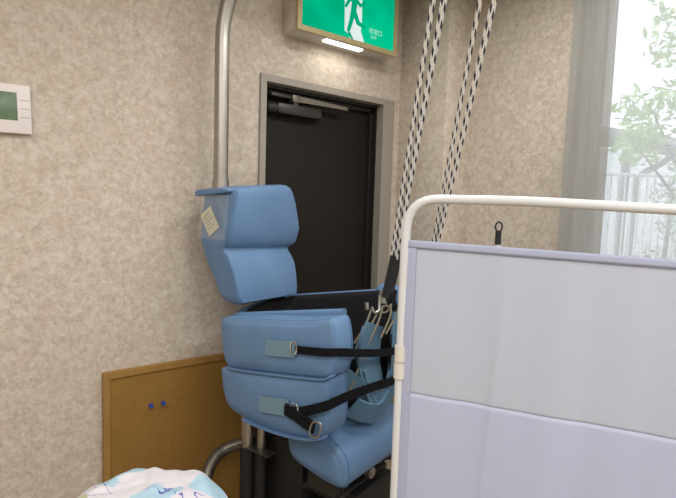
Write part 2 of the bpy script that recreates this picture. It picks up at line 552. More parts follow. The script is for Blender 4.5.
# ceiling light fittings (three carry the room's lamps, the last is added fill for the pillar)
for i, (lx, ly, w) in enumerate(LAMPS):
    t = thing('ceiling_light', ['long ceiling light fitting nearest the door wall', 'long ceiling light fitting at the back of the room', 'long ceiling light fitting nearest the window', 'added long ceiling light fitting nearest the pillar, brightening the walls there'][i], 'ceiling light', (lx, ly, CEIL), 0, 'ceiling light fittings')
    link('housing', boxes(((-.62, -.15, -.05), (.62, .15, 0)), bev=.005), M['ivory'], t)
    link('diffuser', boxes(((-.58, -.115, -.075), (.58, .115, -.05)), bev=.008), M['tube_lit'], t)

# ------------------------------------------------------------------ emergency exit sign over the door
sg = thing('exit_sign', 'lit green emergency exit sign box on the wall above the door', 'exit sign', (1.772, NY, 2.272))
def sl(x, y, z): return (x - 1.772, y - NY, z - 2.272)
def sbox(*a, **k): return boxes(*[(sl(*lo), sl(*hi)) for lo, hi in a], **k)
SX0, SX1, SZ0, SZ1, SF = 1.425, 2.119, 2.276, 2.655, NY - .16
link('housing', sbox(((SX0 + .006, SF + .02, SZ0 + .006), (SX1 - .006, NY, SZ1 - .006)), bev=.004), M['signbox'], sg)
link('sign_frame', sbox(((SX0, SF, SZ0), (SX0 + .026, SF + .022, SZ1)), ((SX1 - .026, SF, SZ0), (SX1, SF + .022, SZ1)), ((SX0 + .026, SF, SZ0), (SX1 - .026, SF + .022, SZ0 + .026)), ((SX0 + .026, SF, SZ1 - .026), (SX1 - .026, SF + .022, SZ1))), M['signframe'], sg)
pn = link('sign_panel', sbox(((SX0 + .02, SF + .006, SZ0 + .02), (SX1 - .02, SF + .018, SZ1 - .02))), M['green_lit'], sg, smooth=0)


def flat(pts, y0, y1):
    bm = bmesh.new()
    rings_mesh(bm, [[sl(x, y0, z) for x, z in pts], [sl(x, y1, z) for x, z in pts]])
    return bm


def capsule(bm, a, b, ra, rb, y0, y1):
    ax, az = a; bx, bz = b; an = atan2(bz - az, bx - ax); pts = []
    for k in range(9):
        t = an + pi / 2 + pi * k / 8; pts.append((ax + cos(t) * ra, az + sin(t) * ra))
    for k in range(9):
        t = an - pi / 2 + pi * k / 8; pts.append((bx + cos(t) * rb, bz + sin(t) * rb))
    rings_mesh(bm, [[sl(x, y0, z) for x, z in pts], [sl(x, y1, z) for x, z in pts]])


db = flat([(1.722, 2.610), (1.846, 2.610), (1.848, 2.400), (1.842, 2.360), (1.872, 2.302), (1.770, 2.302), (1.745, 2.335), (1.730, 2.335)], SF + .004, SF + .006)
link('doorway_symbol', db, M['white_lit'], sg, smooth=0)
mb = bmesh.new(); y0, y1 = SF + .002, SF + .004
for a, b, ra, rb in [((1.812, 2.560), (1.8121, 2.560), .021, .021),          # head
                     ((1.795, 2.518), (1.786, 2.455), .020, .018),           # trunk
                     ((1.790, 2.522), (1.752, 2.500), .010, .009), ((1.752, 2.500), (1.733, 2.466), .009, .008),
                     ((1.800, 2.522), (1.832, 2.492), .010, .009), ((1.832, 2.492), (1.862, 2.512), .009, .008),
                     ((1.784, 2.455), (1.772, 2.398), .016, .013), ((1.772, 2.398), (1.755, 2.345), .013, .010),
                     ((1.790, 2.452), (1.820, 2.398), .016, .013), ((1.820, 2.398), (1.862, 2.386), .012, .010),
                     ((1.760, 2.326), (1.785, 2.304), .010, .005)]:
    capsule(mb, a, b, ra, rb, y0, y1)
link('running_figure', mb, M['green_sym'], sg, smooth=0)
strip = sbox(((1.635, SF + .04, SZ0 - .003), (1.895, SF + .080, SZ0 + .010)), bev=.003)
link('downlight', strip, M['strip_lit'], sg)
sl_d = bpy.data.lights.new('sign_downlight', 'AREA'); sl_d.shape = 'RECTANGLE'; sl_d.size = .25; sl_d.size_y = .035; sl_d.energy = .42; sl_d.color = (1, .96, .88)
sl_o = bpy.data.objects.new('sign_downlight', sl_d); COL.objects.link(sl_o); sl_o.location = (1.765, SF + .06, SZ0 - .006)


def text(name, body, size, x, z, mat, parent, off):
    c = bpy.data.curves.new(name, 'FONT'); c.body = body; c.size = size; c.extrude = .0008; c.align_x = 'LEFT'
    tmp = bpy.data.objects.new(name, c); COL.objects.link(tmp)
    bpy.context.view_layer.update()
    me = bpy.data.meshes.new_from_object(tmp.evaluated_get(bpy.context.evaluated_depsgraph_get()))
    bpy.data.objects.remove(tmp); me.name = name; me.materials.clear(); me.materials.append(mat)
    o = bpy.data.objects.new(name, me); COL.objects.link(o)
    o.parent = parent; o.location = (x, off, z); o.rotation_euler = (pi / 2, 0, 0)
    return o


text('lettering', '非常口', .034, 1.902 - 1.772, 2.366 - 2.272, M['text_lit'], sg, SF + .0045 - NY)
text('lettering', 'EXIT', .021, 1.918 - 1.772, 2.340 - 2.272, M['text_lit'], sg, SF + .0045 - NY)

# ------------------------------------------------------------------ wall control panel at far left
th = thing('wall_thermostat', 'white wall control panel with green display on beige wallpaper', 'thermostat', (.148, NY, 1.721))
TM = Matrix.Rotation(radians(-1.6), 4, 'Y')
link('housing', boxes(((-.14, -.028, -.093), (.130, 0, .093)), bev=.004, M=TM), M['white_plastic'], th)
link('display', boxes(((-.09, -.0295, -.044), (.084, -.026, .062)), bev=.001, M=TM), M['lcd'], th)
for k in range(3):
    link('button_groove', boxes(((.092, -.0285, .034 - .033 * k), (.126, -.0275, .0365 - .033 * k)), M=TM), M['groove'], th, smooth=0)

# ------------------------------------------------------------------ framed board standing against the wall
bd = thing('pin_board', 'ochre framed board standing on the floor against the beige wall', 'board', (.89, NY - .012, FL))
bw = .355
link('panel', boxes(((-bw + .01, -.010, .01), (bw - .01, .012, .60 - FL))), M['board'], bd, smooth=0)
link('board_frame', boxes(((-bw, -.018, 0), (-bw + .028, .012, .615 - FL)), ((bw - .028, -.018, 0), (bw, .012, .615 - FL)), ((-bw + .028, -.018, .587 - FL), (bw - .028, .012, .615 - FL)), ((-bw + .028, -.018, 0), (bw - .028, .012, .03))), M['board_edge'], bd)
for i, (x, z) in enumerate([(.742, .426), (.800, .426)]):
    pb = bmesh.new(); y = NY - .022; cyl(pb, (0, 0, 0), (0, -.006, 0), .009); cyl(pb, (0, -.006, 0), (0, -.016, 0), .006); cyl(pb, (0, -.016, 0), (0, -.020, 0), .009)
    p = link('push_pin', pb, M['pin']); p.location = (x, y, z)
    tag(p, ['left one of two blue pins in the ochre board', 'right one of two blue pins in the ochre board'][i], 'pin', 'blue pins in the board')

# ------------------------------------------------------------------ traction chair
OC = W(-.503, 2.15)
Vd, Ud = W(.8, -.6), W(.6, .8)
CB = (.30, .25)
ch = thing('traction_chair', 'blue padded therapy chair with headrest and black straps in front of the door', 'therapy chair',
           OC + Vd * CB[0] + Ud * CB[1] + Vector((0, 0, FL)), atan2(Vd.y, Vd.x))


def P(v, u, w): return Vector((v - CB[0], u - CB[1], w - FL))
def side(v, w, u): return P(v, u, w)


# -- near arm: two stacked pads
up_out = [(.003, .905), (.004, .85), (.014, .77), (.030, .712), (.062, .688), (.14, .694), (.30, .715), (.46, .738), (.578, .757), (.618, .778), (.632, .84), (.630, .93), (.612, 1.000), (.575, 1.006), (.46, .983), (.30, .963), (.15, .943), (.03, .927)]
lo_out = [(.010, .665), (.012, .63), (.022, .58), (.046, .525), (.09, .498), (.16, .488), (.28, .484), (.42, .493), (.54, .517), (.592, .540), (.612, .59), (.610, .68), (.602, .742), (.57, .752), (.46, .735), (.30, .713), (.15, .692), (.04, .680)]


up_out = [(a, b - .030 * min(1, max(0, (b - .86) / .05))) for a, b in up_out]


def arm_pad(out, u0, u1, wr):
    bm = bmesh.new(); pad(bm, out, u0, u1, side, .017, .012, 6, wr)
    return bm


def outline_tube(out, u, ins, r, n=6):
    o = smooth_path([(a, b, 0) for a, b in out], n, True)
    o2 = inset2d([(p.x, p.y) for p in o], ins)
    return tube(bmesh.new(), [P(a, u, b) for a, b in o2], r, 6, True)


p1 = link('arm_pad', arm_pad(up_out, .0, .108, .004), M['vinyl'], ch)
link('piping', outline_tube(up_out, .106, .004, .004), M['seam'], p1)
link('piping', outline_tube(up_out, .008, .004, .0026), M['seam'], p1)
p2 = link('arm_pad', arm_pad(lo_out, .0, .115, .004), M['vinyl'], ch)
link('piping', outline_tube(lo_out, .113, .004, .004), M['seam'], p2)
link('piping', outline_tube(lo_out, .008, .004, .0026), M['seam'], p2)
# lower flaps hanging out under each pad
for out, pp, i0, i1 in ((up_out, p1, 4, 9), (lo_out, p2, 5, 9)):
    pts = [P(a, .0, b - .004) for a, b in out[i0:i1 + 1]]
    fl = bmesh.new(); ribbon(fl, smooth_path(pts, 5), .036, .006, (0, 1, 0))
    for v in fl.verts: v.co.y += .006
    link('flap', fl, M['vinyl'], pp)


def on_near(v, w, du=-.016): return P(v, du, w)


def patch(v0, w0, v1, w1, sl, parent):
    bm = bmesh.new()
    g = [[], []]
    rings = []
    for k in range(9):
        t = k / 8; v = v0 + (v1 - v0) * t
        rings.append([P(v, -.0165, w0 + sl * t), P(v, -.0165, w1 + sl * t), P(v, -.0215, w1 + sl * t), P(v, -.0215, w0 + sl * t)])
    rings_mesh(bm, rings)
    return link('fastening_patch', bm, M['velcro'], parent)


patch(.300, .790, .455, .852, .022, p1)
patch(.272, .552, .428, .618, .024, p2)


def wire_loop(pts, r=.003, n=4, closed=True):
    return tube(bmesh.new(), smooth_path(pts, n, closed), r, 8, closed)


# straps run from the near pad round its front end and across to the far arm
s1 = smooth_path([P(.460, -.022, .845), P(.53, -.023, .853), P(.605, -.018, .862), P(.645, .02, .862), P(.665, .14, .838), P(.66, .30, .805), P(.63, .47, .777), P(.60, .575, .765)], 6)
b1 = link('strap', ribbon(bmesh.new(), s1, .030, .004), M['webbing'], ch)
link('buckle', wire_loop([P(.443, -.026, .828), P(.443, -.026, .868), P(.466, -.026, .871), P(.466, -.026, .831)], .003, 3), M['chrome'], b1)
s2 = smooth_path([P(.414, -.022, .594), P(.49, -.024, .613), P(.56, -.022, .642), P(.615, -.01, .668), P(.65, .06, .690), P(.655, .22, .682), P(.65, .38, .664), P(.60, .565, .645)], 6)
b2 = link('strap', ribbon(bmesh.new(), s2, .036, .004), M['webbing'], ch)
tl = bmesh.new(); ribbon(tl, [P(.42, -.028, .606), P(.47, -.031, .601), P(.525, -.033, .585), P(.572, -.034, .578)], .046, .008)
link('strap_tail', tl, M['webbing'], b2)
link('buckle', wire_loop([P(.462, -.030, .600), P(.452, -.030, .632), P(.478, -.030, .640), P(.488, -.030, .612)], .003, 3), M['chrome'], b2)
link('buckle', wire_loop([P(.555, -.040, .548), P(.570, -.040, .600), P(.606, -.040, .604), P(.596, -.040, .553)], .0038, 3), M['steel'], b2)


# -- wrap-round shell: blue outside and rim, black lining inside
def upath(inset, dv=0.0):
    pts = [P(.57 + dv * 1.6, .122 + inset, FL), P(-.100 + inset, .122 + inset, FL), P(-.100 + inset, .56 - inset, FL), P(.615 + dv, .56 - inset, FL)]
    q = fillet(pts, .11 - inset * .6, 7); out = []
    for a, b in zip(q, q[1:]):
        n = max(1, int((b - a).length / .03))
        out += [a + (b - a) * k / n for k in range(n)]
    return out + [q[-1]]


def rim_w(v, u): return .932 + .176 * v - .036 * min(1, max(0, (.38 - u) / .2))


def u_wall(inset, th, w_bot, dw, rnd=.012, dv=0.0):
    path = upath(inset, dv); fr = frames(path); rings = []
    for p, (t, _, _) in zip(path, fr):
        n = Vector((-t.y, t.x, 0)).normalized()
        v = p.x + CB[0]; top = rim_w(v, p.y + CB[1]) + dw - FL
        prof = [(-th / 2, w_bot - FL + .1 * v), (-th / 2, top - rnd)] + [(-th / 2 * cos(pi * k / 6), top - rnd + rnd * sin(pi * k / 6)) for k in range(1, 6)] + [(th / 2, top - rnd), (th / 2, w_bot - FL + .1 * v)]
        rings.append([Vector((p.x, p.y, 0)) + n * a + Vector((0, 0, b)) for a, b in prof])
    return rings_mesh(bmesh.new(), rings)


sh = link('shell', u_wall(.010, .030, .52, .0, .012), M['vinyl'], ch)
link('lining', u_wall(.050, .050, .50, -.004, .024, -.045), M['black_cloth'], sh)
fa = bmesh.new(); far_out = [(.44, .60), (.60, .62), (.640, .66), (.648, .80), (.642, .96), (.615, 1.045), (.56, 1.03), (.44, 1.00)]
pad(fa, far_out, .525, .62, side, .03, .008, 6)
link('arm_end_pad', fa, M['vinyl'], sh)
link('shell_base', boxes((P(.06, .16, .50), P(.50, .52, .56)), bev=.01), M['black_cloth'], sh)


# -- headrest
def hr_ring(w, vf, vb, u0, u1, r=.035, tilt=0.0):
    """rounded four-sided slice, far rear corner drawn in so it clears the wall"""
    quad = [(vf, u0), (vf, u1), (vb + .10, u1 - .03), (vb, u0 + .17), (vb, u0)]
    q = []
    n = len(quad)
    for i in range(n):
        a, b, c = Vector(quad[i - 1] + (0,)), Vector(quad[i] + (0,)), Vector(quad[(i + 1) % n] + (0,))
        d1, d2 = a - b, c - b; rr = min(r, d1.length * .45, d2.length * .45)
        pa, pb = b + d1.normalized() * rr, b + d2.normalized() * rr
        for k in range(5):
            t = k / 4; q.append(pa * (1 - t) ** 2 + b * 2 * t * (1 - t) + pb * t * t)
    out = []
    for a, b in zip(q, q[1:] + q[:1]):
        m = max(1, int((b - a).length / .03))
        # fixed subdivision so every slice has the same count
        for k in range(3):
            out.append(a + (b - a) * k / 3)
    return [P(p.x, p.y, w + tilt * (p.y - u0)) for p in out]


HR = [(0.934, -0.02, -0.07, 0.14, 0.42, 0.02), (0.931, 0, -0.092, 0.118, 0.465, 0.02), (0.94, 0.014, -0.104, 0.104, 0.49, 0.022), (0.975, 0.014, -0.13, 0.094, 0.496, 0.02), (1.04, 0.005, -0.146, 0.084, 0.496, 0.018), (1.1, -0.008, -0.18, 0.074, 0.494, 0.018),
      (1.15, -0.03, -0.194, 0.064, 0.49, 0.018), (1.172, -0.046, -0.198, 0.06, 0.486, 0.018), (1.186, -0.048, -0.2, 0.058, 0.488, 0.018), (1.196, -0.034, -0.204, 0.054, 0.5, 0.018), (1.215, -0.022, -0.208, 0.052, 0.514, 0.016), (1.25, -0.01, -0.212, 0.056, 0.526, 0.016),
      (1.3, -0.004, -0.214, 0.064, 0.508, 0.016), (1.36, 0, -0.218, 0.072, 0.482, 0.016), (1.41, 0.002, -0.221, 0.08, 0.46, 0.018), (1.436, 0, -0.22, 0.084, 0.446, 0.02), (1.452, -0.01, -0.212, 0.094, 0.432, 0.03), (1.46, -0.03, -0.194, 0.115, 0.41, 0.03)]
hb = bmesh.new()
rings_mesh(hb, [hr_ring(a[0] + (.0 if a[0] > 1.1 else 0), *a[1:], tilt=(.09 if a[0] > 1.3 else (.04 if a[0] > 1.22 else -.03 if a[0] > 1.14 else .0))) for a in HR])
hd = link('headrest', hb, M['vinyl'], ch, smooth=55)
# seams down the front edge and crease
link('seam', tube(bmesh.new(), smooth_path([P(.010, .082, 1.442), P(.006, .066, 1.34), P(-.006, .052, 1.25), P(-.030, .050, 1.205)], 6), .0035, 6), M['seam'], hd)
link('seam', tube(bmesh.new(), smooth_path([P(-.036, .064, 1.165), P(-.004, .076, 1.08), P(.012, .094, .975)], 6), .0022, 6), M['seam'], hd)
# brim over the pocket
bb = bmesh.new(); brim = [(-.250, 1.426), (-.244, 1.414), (-.20, 1.419), (-.10, 1.427), (-.035, 1.432), (-.022, 1.442), (-.035, 1.451), (-.10, 1.451), (-.20, 1.447), (-.242, 1.440)]
pad(bb, brim, .052, .14, side, .006, .0, 5)
link('brim', bb, M['vinyl'], hd)


def pocket_pt(v, w, off=0.0):
    t = (w - 1.22) / .21
    return P(v, .046 + .014 * t - off, w)


pk = bmesh.new(); rows = []
for i in range(43):
    w = 1.222 + .20 * i / 42; row = []
    for j in range(49):
        v = -.206 + .190 * j / 48 - .010 * (1 - i / 42)
        bulge = .007 * sin(pi * j / 48) * sin(pi * i / 42) + .002 * noise.noise(Vector((v * 16, w * 10, 3))) + .006 * math.exp(-((w - 1.33 + (v + .07) * 1.6) / .012) ** 2) + .005 * math.exp(-((w - 1.36 + (v + .02) * 2.0) / .010) ** 2)
        row.append(pk.verts.new(pocket_pt(v, w, bulge)))
    rows.append(row)
for A, B in zip(rows, rows[1:]):
    for k in range(48):
        pk.faces.new((A[k], A[k + 1], B[k + 1], B[k]))
po = link('clear_pocket', pk, M['clear'], hd)
sd = po.modifiers.new('thickness', 'SOLIDIFY'); sd.thickness = .0008
cd = tag(link('paper_card', boxes(((-.040, -.0006, -.056), (.040, .0006, .056)), M=Matrix.Translation(pocket_pt(-.136, 1.302, .0) + Vector((0, -.001, 0))) @ Matrix.Rotation(radians(-34), 4, 'Y')), M['card'], None, smooth=0),
         'pale yellow paper card tilted inside the clear pocket of the blue headrest', 'card')
cd.matrix_world = Matrix.Translation(ch.location) @ Matrix.Rotation(ch.rotation_euler.z, 4, 'Z')
ib = bmesh.new()
for k, ln in enumerate((.05, .042, .056, .036, .05)):
    box(ib, (-.028, -.0012, .036 - .016 * k), (-.028 + ln, -.0006, .040 - .016 * k))
for v in ib.verts:
    v.co = Matrix.Translation(pocket_pt(-.136, 1.302, .0) + Vector((0, -.001, 0))) @ Matrix.Rotation(radians(-34), 4, 'Y') @ v.co
link('print', ib, M['ink'], cd, smooth=0)

# -- steel mast with bent arm overhead
mu = .13
mast = fillet([P(-.16, mu, 1.40), P(-.16, mu, 2.22), P(-.06, mu + .01, 2.42), P(.36, mu + .1, 2.52)], .16, 8)
mo = link('mast', tubes((mast, .033), seg=20), M['steel'], ch)
cbm = bmesh.new(); cyl(cbm, P(-.16, mu, 1.43), P(-.16, mu, 1.487), .039); cyl(cbm, P(-.16, mu, 1.487), P(-.16, mu, 1.50), .036)
link('collar', cbm, M['steel'], mo)
# -- frame below: two posts with dark sleeves, bent side handle, black housing, base
for i, (v, u, r) in enumerate(((.112, .03, .027), (.178, .05, .019))):
    po_ = link('post', tubes(([P(v, u + .04, .325), P(v, u + .04, .52)], r), seg=20), M['steel'], ch)
    link('sleeve', tubes(([P(v, u + .04, FL + .02), P(v, u + .04, .325)], r + .004), seg=20), M['rubber'], po_)
link('clamp_plate', boxes((P(.07, .045, .326), P(.26, .10, .332)), bev=.002), M['dull_steel'], ch)
hp = smooth_path([P(.12, .10, .33), P(.075, .075, .322), P(.022, .018, .298), P(.022, -.05, .268), P(.042, -.10, .212), P(.052, -.12, .145), P(.052, -.12, FL + .02)], 6)
link('side_handle', tubes((hp, .026), seg=16), M['dull_steel'], ch)
link('base_housing', boxes((P(.085, .13, FL + .02), P(.38, .52, .50)), bev=.01), M['black'], ch)
link('pedestal', boxes((P(.36, .22, FL + .02), P(.60, .50, .21)), bev=.01), M['black'], ch)
link('base_plate', boxes((P(-.05, .02, FL), P(.80, .56, FL + .025)), bev=.008), M['black'], ch)

# -- seat
seat_out = [(.332, .45), (.334, .38), (.37, .338), (.47, .313), (.56, .300), (.612, .306), (.634, .335), (.630, .39), (.606, .440), (.55, .474), (.47, .489), (.38, .486)]
sb = bmesh.new(); pad(sb, seat_out, .085, .60, side, .022, .010, 6, .004)
se = link('seat', sb, M['vinyl'], ch)
link('seam', outline_tube(seat_out, .108, -.001, .003), M['seam'], se)
link('seat_bracket', boxes((P(.40, .14, .20), P(.55, .20, .325)), (P(.40, .46, .20), P(.55, .52, .325)), (P(.36, .14, .20), P(.56, .52, .222)), bev=.004), M['closer'], se)
kb = bmesh.new(); cyl(kb, P(.575, .33, .265), P(.60, .33, .265), .024); cyl(kb, P(.60, .33, .265), P(.606, .33, .265), .014)
link('seat_knob', kb, M['steel'], se)
link('seat_arm', tubes((fillet([P(.52, .40, .27), P(.60, .50, .28), P(.63, .62, .22)], .06), .016)), M['black'], se)

# ------------------------------------------------------------------ ropes from the ceiling with black grips
def strand_pts(top, mid, bot, n=40):
    top, mid, bot = Vector(top), Vector(mid), Vector(bot)
    return [top + (bot - top) * (k / n) + Vector((0, 0, 0)) for k in range(n + 1)]


def extend(a, b, z):          # along a->b up to height z
    a, b = Vector(a), Vector(b); t = (z - b.z) / (a.z - b.z)
    return b + (a - b) * t


def rope(label, tops, bots, grips, r, low):
    ra = [extend(t, b, CEIL - .06) for t, b in zip(tops, bots)]
    root = thing('suspension_rope', label, 'rope', (ra[0] + ra[1]) / 2 + Vector((0, 0, .06)), 0, 'flecked ropes hanging from the ceiling')
    L = root.location
    for a, b, rr in zip(ra, bots, r):
        b = Vector(b); path = [a + (b - a) * k / 30 - L for k in range(31)]
        link('strand', tube(bmesh.new(), path, rr, 12, uv=True), M['rope'], root, recalc=False)
    hk = bmesh.new(); cyl(hk, (0, 0, 0), (0, 0, -.02), .05); cyl(hk, ra[0] - L + Vector((0, 0, -.01)), ra[1] - L + Vector((0, 0, -.01)), .03)
    box(hk, (-.03, -.03, -.08), (.03, .03, -.01), .006)
    link('ceiling_pulley', hk, M['dull_steel'], root)
    for a, b, w in grips:
        a, b = Vector(a) - L, Vector(b) - L
        rb = bmesh.new(); ribbon(rb, [a, a + (b - a) * .5, b], w, .018, Ud)
        bmesh.ops.bevel(rb, geom=rb.edges[:], offset=.004, segments=2, affect='EDGES')
        link('grip', rb, M['rubber'], root)
    return root


gA = Vector((1.434, 1.481, 1.183))
ropeA = rope('flecked white rope pair nearest the lit green sign, ending in black grips', [(1.196, 1.097, 2.023), (1.222, 1.076, 2.024)],
             [(1.436, 1.483, 1.17), (1.452, 1.474, 1.18)],
             [((1.442, 1.470, 1.196), (1.400, 1.472, 1.022), .042), ((1.490, 1.490, 1.212), (1.452, 1.500, 1.036), .044)], (.0082, .0100), 1.0)
ropeB = rope('flecked white rope pair in front of the pillar, passing behind the screen bar', [(1.227, .945, 1.987), (1.259, .92, 1.988)],
             [(1.546, 1.372, 1.18), (1.556, 1.364, 1.18)],
             [((1.545, 1.374, 1.19), (1.535, 1.380, 1.02), .034), ((1.575, 1.358, 1.19), (1.580, 1.360, 1.02), .034)], (.0072, .0092), 1.0)

# ------------------------------------------------------------------ sling hooked under the near rope, hanging over the seat
so = thing('therapy_sling', 'slate blue fabric sling hooked to the black rope grips, hanging over the seat', 'sling', OC + Vd * .55 + Ud * .38 + Vector((0, 0, .98)), atan2(Vd.y, Vd.x))
SO = Vector((.55, .38, .98))
def S(v, u, w): return Vector((v, u, w)) - SO


def band(name, pts, width, thick, mat, upv, parent):
    return link(name, ribbon(bmesh.new(), smooth_path(pts, 6), width, thick, upv), mat, parent)


# hooks
hkb = bmesh.new()
tube(hkb, smooth_path([S(.575, .375, 1.02), S(.578, .37, .985), S(.582, .362, .955), S(.570, .345, .950), S(.560, .338, .972)], 5), .006, 8)
tube(hkb, smooth_path([S(.585, .395, 1.03), S(.588, .40, .99), S(.590, .42, .965), S(.60, .435, .975)], 5), .005, 8)
cyl(hkb, S(.578, .385, 1.04), S(.585, .385, .985), .011)
cyl(hkb, S(.545, .322, .99), S(.548, .322, .962), .009)
link('steel_hook', hkb, M['steel'], so)
for pts in ([(.578, .372, .962), (.565, .335, .90), (.548, .27, .82), (.54, .22, .76)], [(.584, .39, .975), (.585, .36, .915), (.578, .31, .84), (.57, .28, .79)],
            [(.60, .425, .975), (.615, .40, .93), (.61, .34, .85)], [(.62, .47, .985), (.625, .43, .93), (.615, .37, .86)], [(.56, .34, .965), (.552, .31, .90), (.54, .25, .83)],
            [(.575, .27, .79), (.57, .22, .70), (.56, .19, .64)]):
    link('sling_cord', tube(bmesh.new(), smooth_path([S(*p) for p in pts], 6), .0045, 8), M['cord'], so)
link('cord_ring', tube(bmesh.new(), [S(.588 + .004 * cos(t), .40 + .026 * cos(t), .957 + .014 * sin(t)) for t in [2 * pi * k / 16 for k in range(16)]], .004, 8, True), M['cord'], so)
# cloth: one broad sling folded into a loop, plus its side flap and webbing
m_ = band('sling_body', [S(.575, .345, .90), S(.572, .32, .82), (S(.572, .315, .74)), S(.585, .335, .65), S(.60, .365, .56)], lambda t: .13 + .03 * sin(pi * t), .012, M['sling'], (0, .95, -.25), so)
band('sling_body', [S(.62, .47, .94), S(.625, .455, .84), S(.625, .45, .72), S(.615, .43, .62), S(.60, .385, .545)], .105, .012, M['sling'], (0, 1, 0), so)
band('sling_flap', [S(.545, .17, .715), S(.575, .24, .655), S(.60, .32, .61), S(.61, .40, .60)], .075, .010, M['sling'], (0, -.3, 1), so)
band('sling_flap', [S(.575, .20, .585), S(.60, .27, .548), S(.615, .345, .535), S(.61, .42, .58)], .090, .014, M['sling'], (.2, -.35, .9), so)
band('sling_flap', [S(.565, .285, .90), S(.555, .265, .83), S(.545, .235, .77)], .028, .008, M['sling_trim'], (0, 1, .4), so)
band('webbing_loop', [S(.585, .465, 1.0), S(.61, .455, .94), S(.622, .425, .87), S(.626, .408, .79), S(.626, .41, .70), S(.61, .44, .63)], .032, .005, M['webbing'], (0, 1, 0), so)
band('binding', [S(.590, .262, .725), S(.592, .285, .665), S(.602, .32, .60), S(.610, .352, .552)], .018, .005, M['sling_trim'], (0, .9, .4), so)

# ------------------------------------------------------------------ folding screen
S0 = W(.175, 1.34); Sd = W(.94, -.342).normalized(); Sn = Vector((-Sd.y, Sd.x, 0))
sc = thing('privacy_screen', 'white cloth privacy screen on an ivory tube frame at right', 'privacy screen', S0 + Sd * .5 + Vector((0, 0, FL)), atan2(Sd.y, Sd.x))
def Q(t, n, z): return Vector((t - .5, n, z - FL))
bar = fillet([Q(.003, 0, 1.13), Q(.006, 0, 1.411), Q(.30, 0, 1.411), Q(.62, 0, 1.399), Q(1.0, 0, 1.399), Q(1.0, 0, 1.13)], .085, 8)
fr_ = link('frame_tube', tubes((bar, .0122), seg=16), M['ivory'], sc)
for x0, in ((.003,), (1.0,)):
    link('lower_post', tubes(([Q(x0, 0, FL + .08), Q(x0, 0, .99)], .0122), ([Q(x0, 0, .99), Q(x0, 0, 1.295)], .0118), seg=16), M['ivory'], sc)
    link('joint_collar', tubes(([Q(x0, 0, .925), Q(x0, 0, .968)], .0165), ([Q(x0, 0, .972), Q(x0, 0, 1.015)], .0158), seg=18), M['joint'], sc)
    ft = bmesh.new(); tube(ft, [Q(x0, -.2, FL + .075), Q(x0, .2, FL + .075)], .012, 12)
    fo = link('foot', ft, M['ivory'], sc)
    for yy in (-.18, .18):
        cs = bmesh.new(); cyl(cs, Q(x0 - .012, yy, FL + .026), Q(x0 + .012, yy, FL + .026), .026); box(cs, Q(x0 - .006, yy - .008, FL + .026), Q(x0 + .006, yy + .008, FL + .075))
        link('caster', cs, M['rubber'], fo)


def cloth_sheet(t0, t1, zt0, zt1, z_b0, z_b1, nt, nz, off=0.0):
    bm = bmesh.new(); rows = []
    for i in range(nz + 1):
        row = []
        for j in range(nt + 1):
            t = t0 + (t1 - t0) * j / nt
            a = zt0 + (zt1 - zt0) * (t - t0) / (t1 - t0); b = z_b0 + (z_b1 - z_b0) * (t - t0) / (t1 - t0)
            z = a + (b - a) * i / nz
            s = t + (1.29 - z) * .06
            d = .003 * sin(s * 21) + .0012 * sin(s * 47 + 1.0) + .003 * math.exp(-((s - .27) / .012) ** 2) + .002 * math.exp(-((s - .455) / .012) ** 2)
            k = min(1, max(0, (1.28 - z) / .25)) * min(1, (t + .0) / .05) * min(1, (1.0 - t) / .05)
            row.append(bm.verts.new(Q(t, -.003 - off - d * k, z)))
        rows.append(row)
    for A, B in zip(rows, rows[1:]):
        for k in range(nt):
            bm.faces.new((A[k], A[k + 1], B[k + 1], B[k]))
    return bm


def thick(o, t):
    m = o.modifiers.new('thickness', 'SOLIDIFY'); m.thickness = t; m.offset = 0
    return o


pan = thick(link('cloth_panel', cloth_sheet(.016, .99, 1.296, 1.275, .887, .868, 160, 40), M['cloth'], sc, smooth=80), .0012)
low = thick(link('lower_cloth_panel', cloth_sheet(.016, .99, .890, .871, .16, .16, 160, 60, .0012), M['cloth_low'], sc, smooth=80), .0012)
thick(link('top_hem', cloth_sheet(.012, .99, 1.302, 1.280, 1.282, 1.260, 120, 3, .003), M['hem'], pan, smooth=80), .004)
thick(link('side_hem', cloth_sheet(.010, .036, 1.300, 1.2995, .16, .16, 4, 40, .0025), M['hem'], pan, smooth=80), .003)

# ------------------------------------------------------------------ rod with a looped black cord behind the screen
rd = thing('looped_rod', 'slim rod topped by a black cord loop, rising behind the white screen', 'rod', (1.386, .949, FL))
link('rod_shaft', tubes(([Vector((0, 0, .02)), Vector((0, 0, 1.285 - FL))], .008)), M['ivory'], rd)
link('rod_sleeve', tubes(([Vector((0, 0, 1.280 - FL)), Vector((0, 0, 1.325 - FL))], .0095)), M['rubber'], rd)
link('cord_loop', wire_loop([Vector((0, 0, 1.318 - FL)) + Vector((-.012 * cos(radians(0)) * s_ * .62, .012 * s_ * .78, h)) for s_, h in ((.25, 0), (.8, .014), (.75, .026), (0, .034), (-.75, .026), (-.8, .014), (-.25, 0))], .0028, 4), M['rubber'], rd)
rb_ = bmesh.new(); cyl(rb_, (0, 0, 0), (0, 0, .025), .11, 28)
link('rod_base', rb_, M['rubber'], rd)

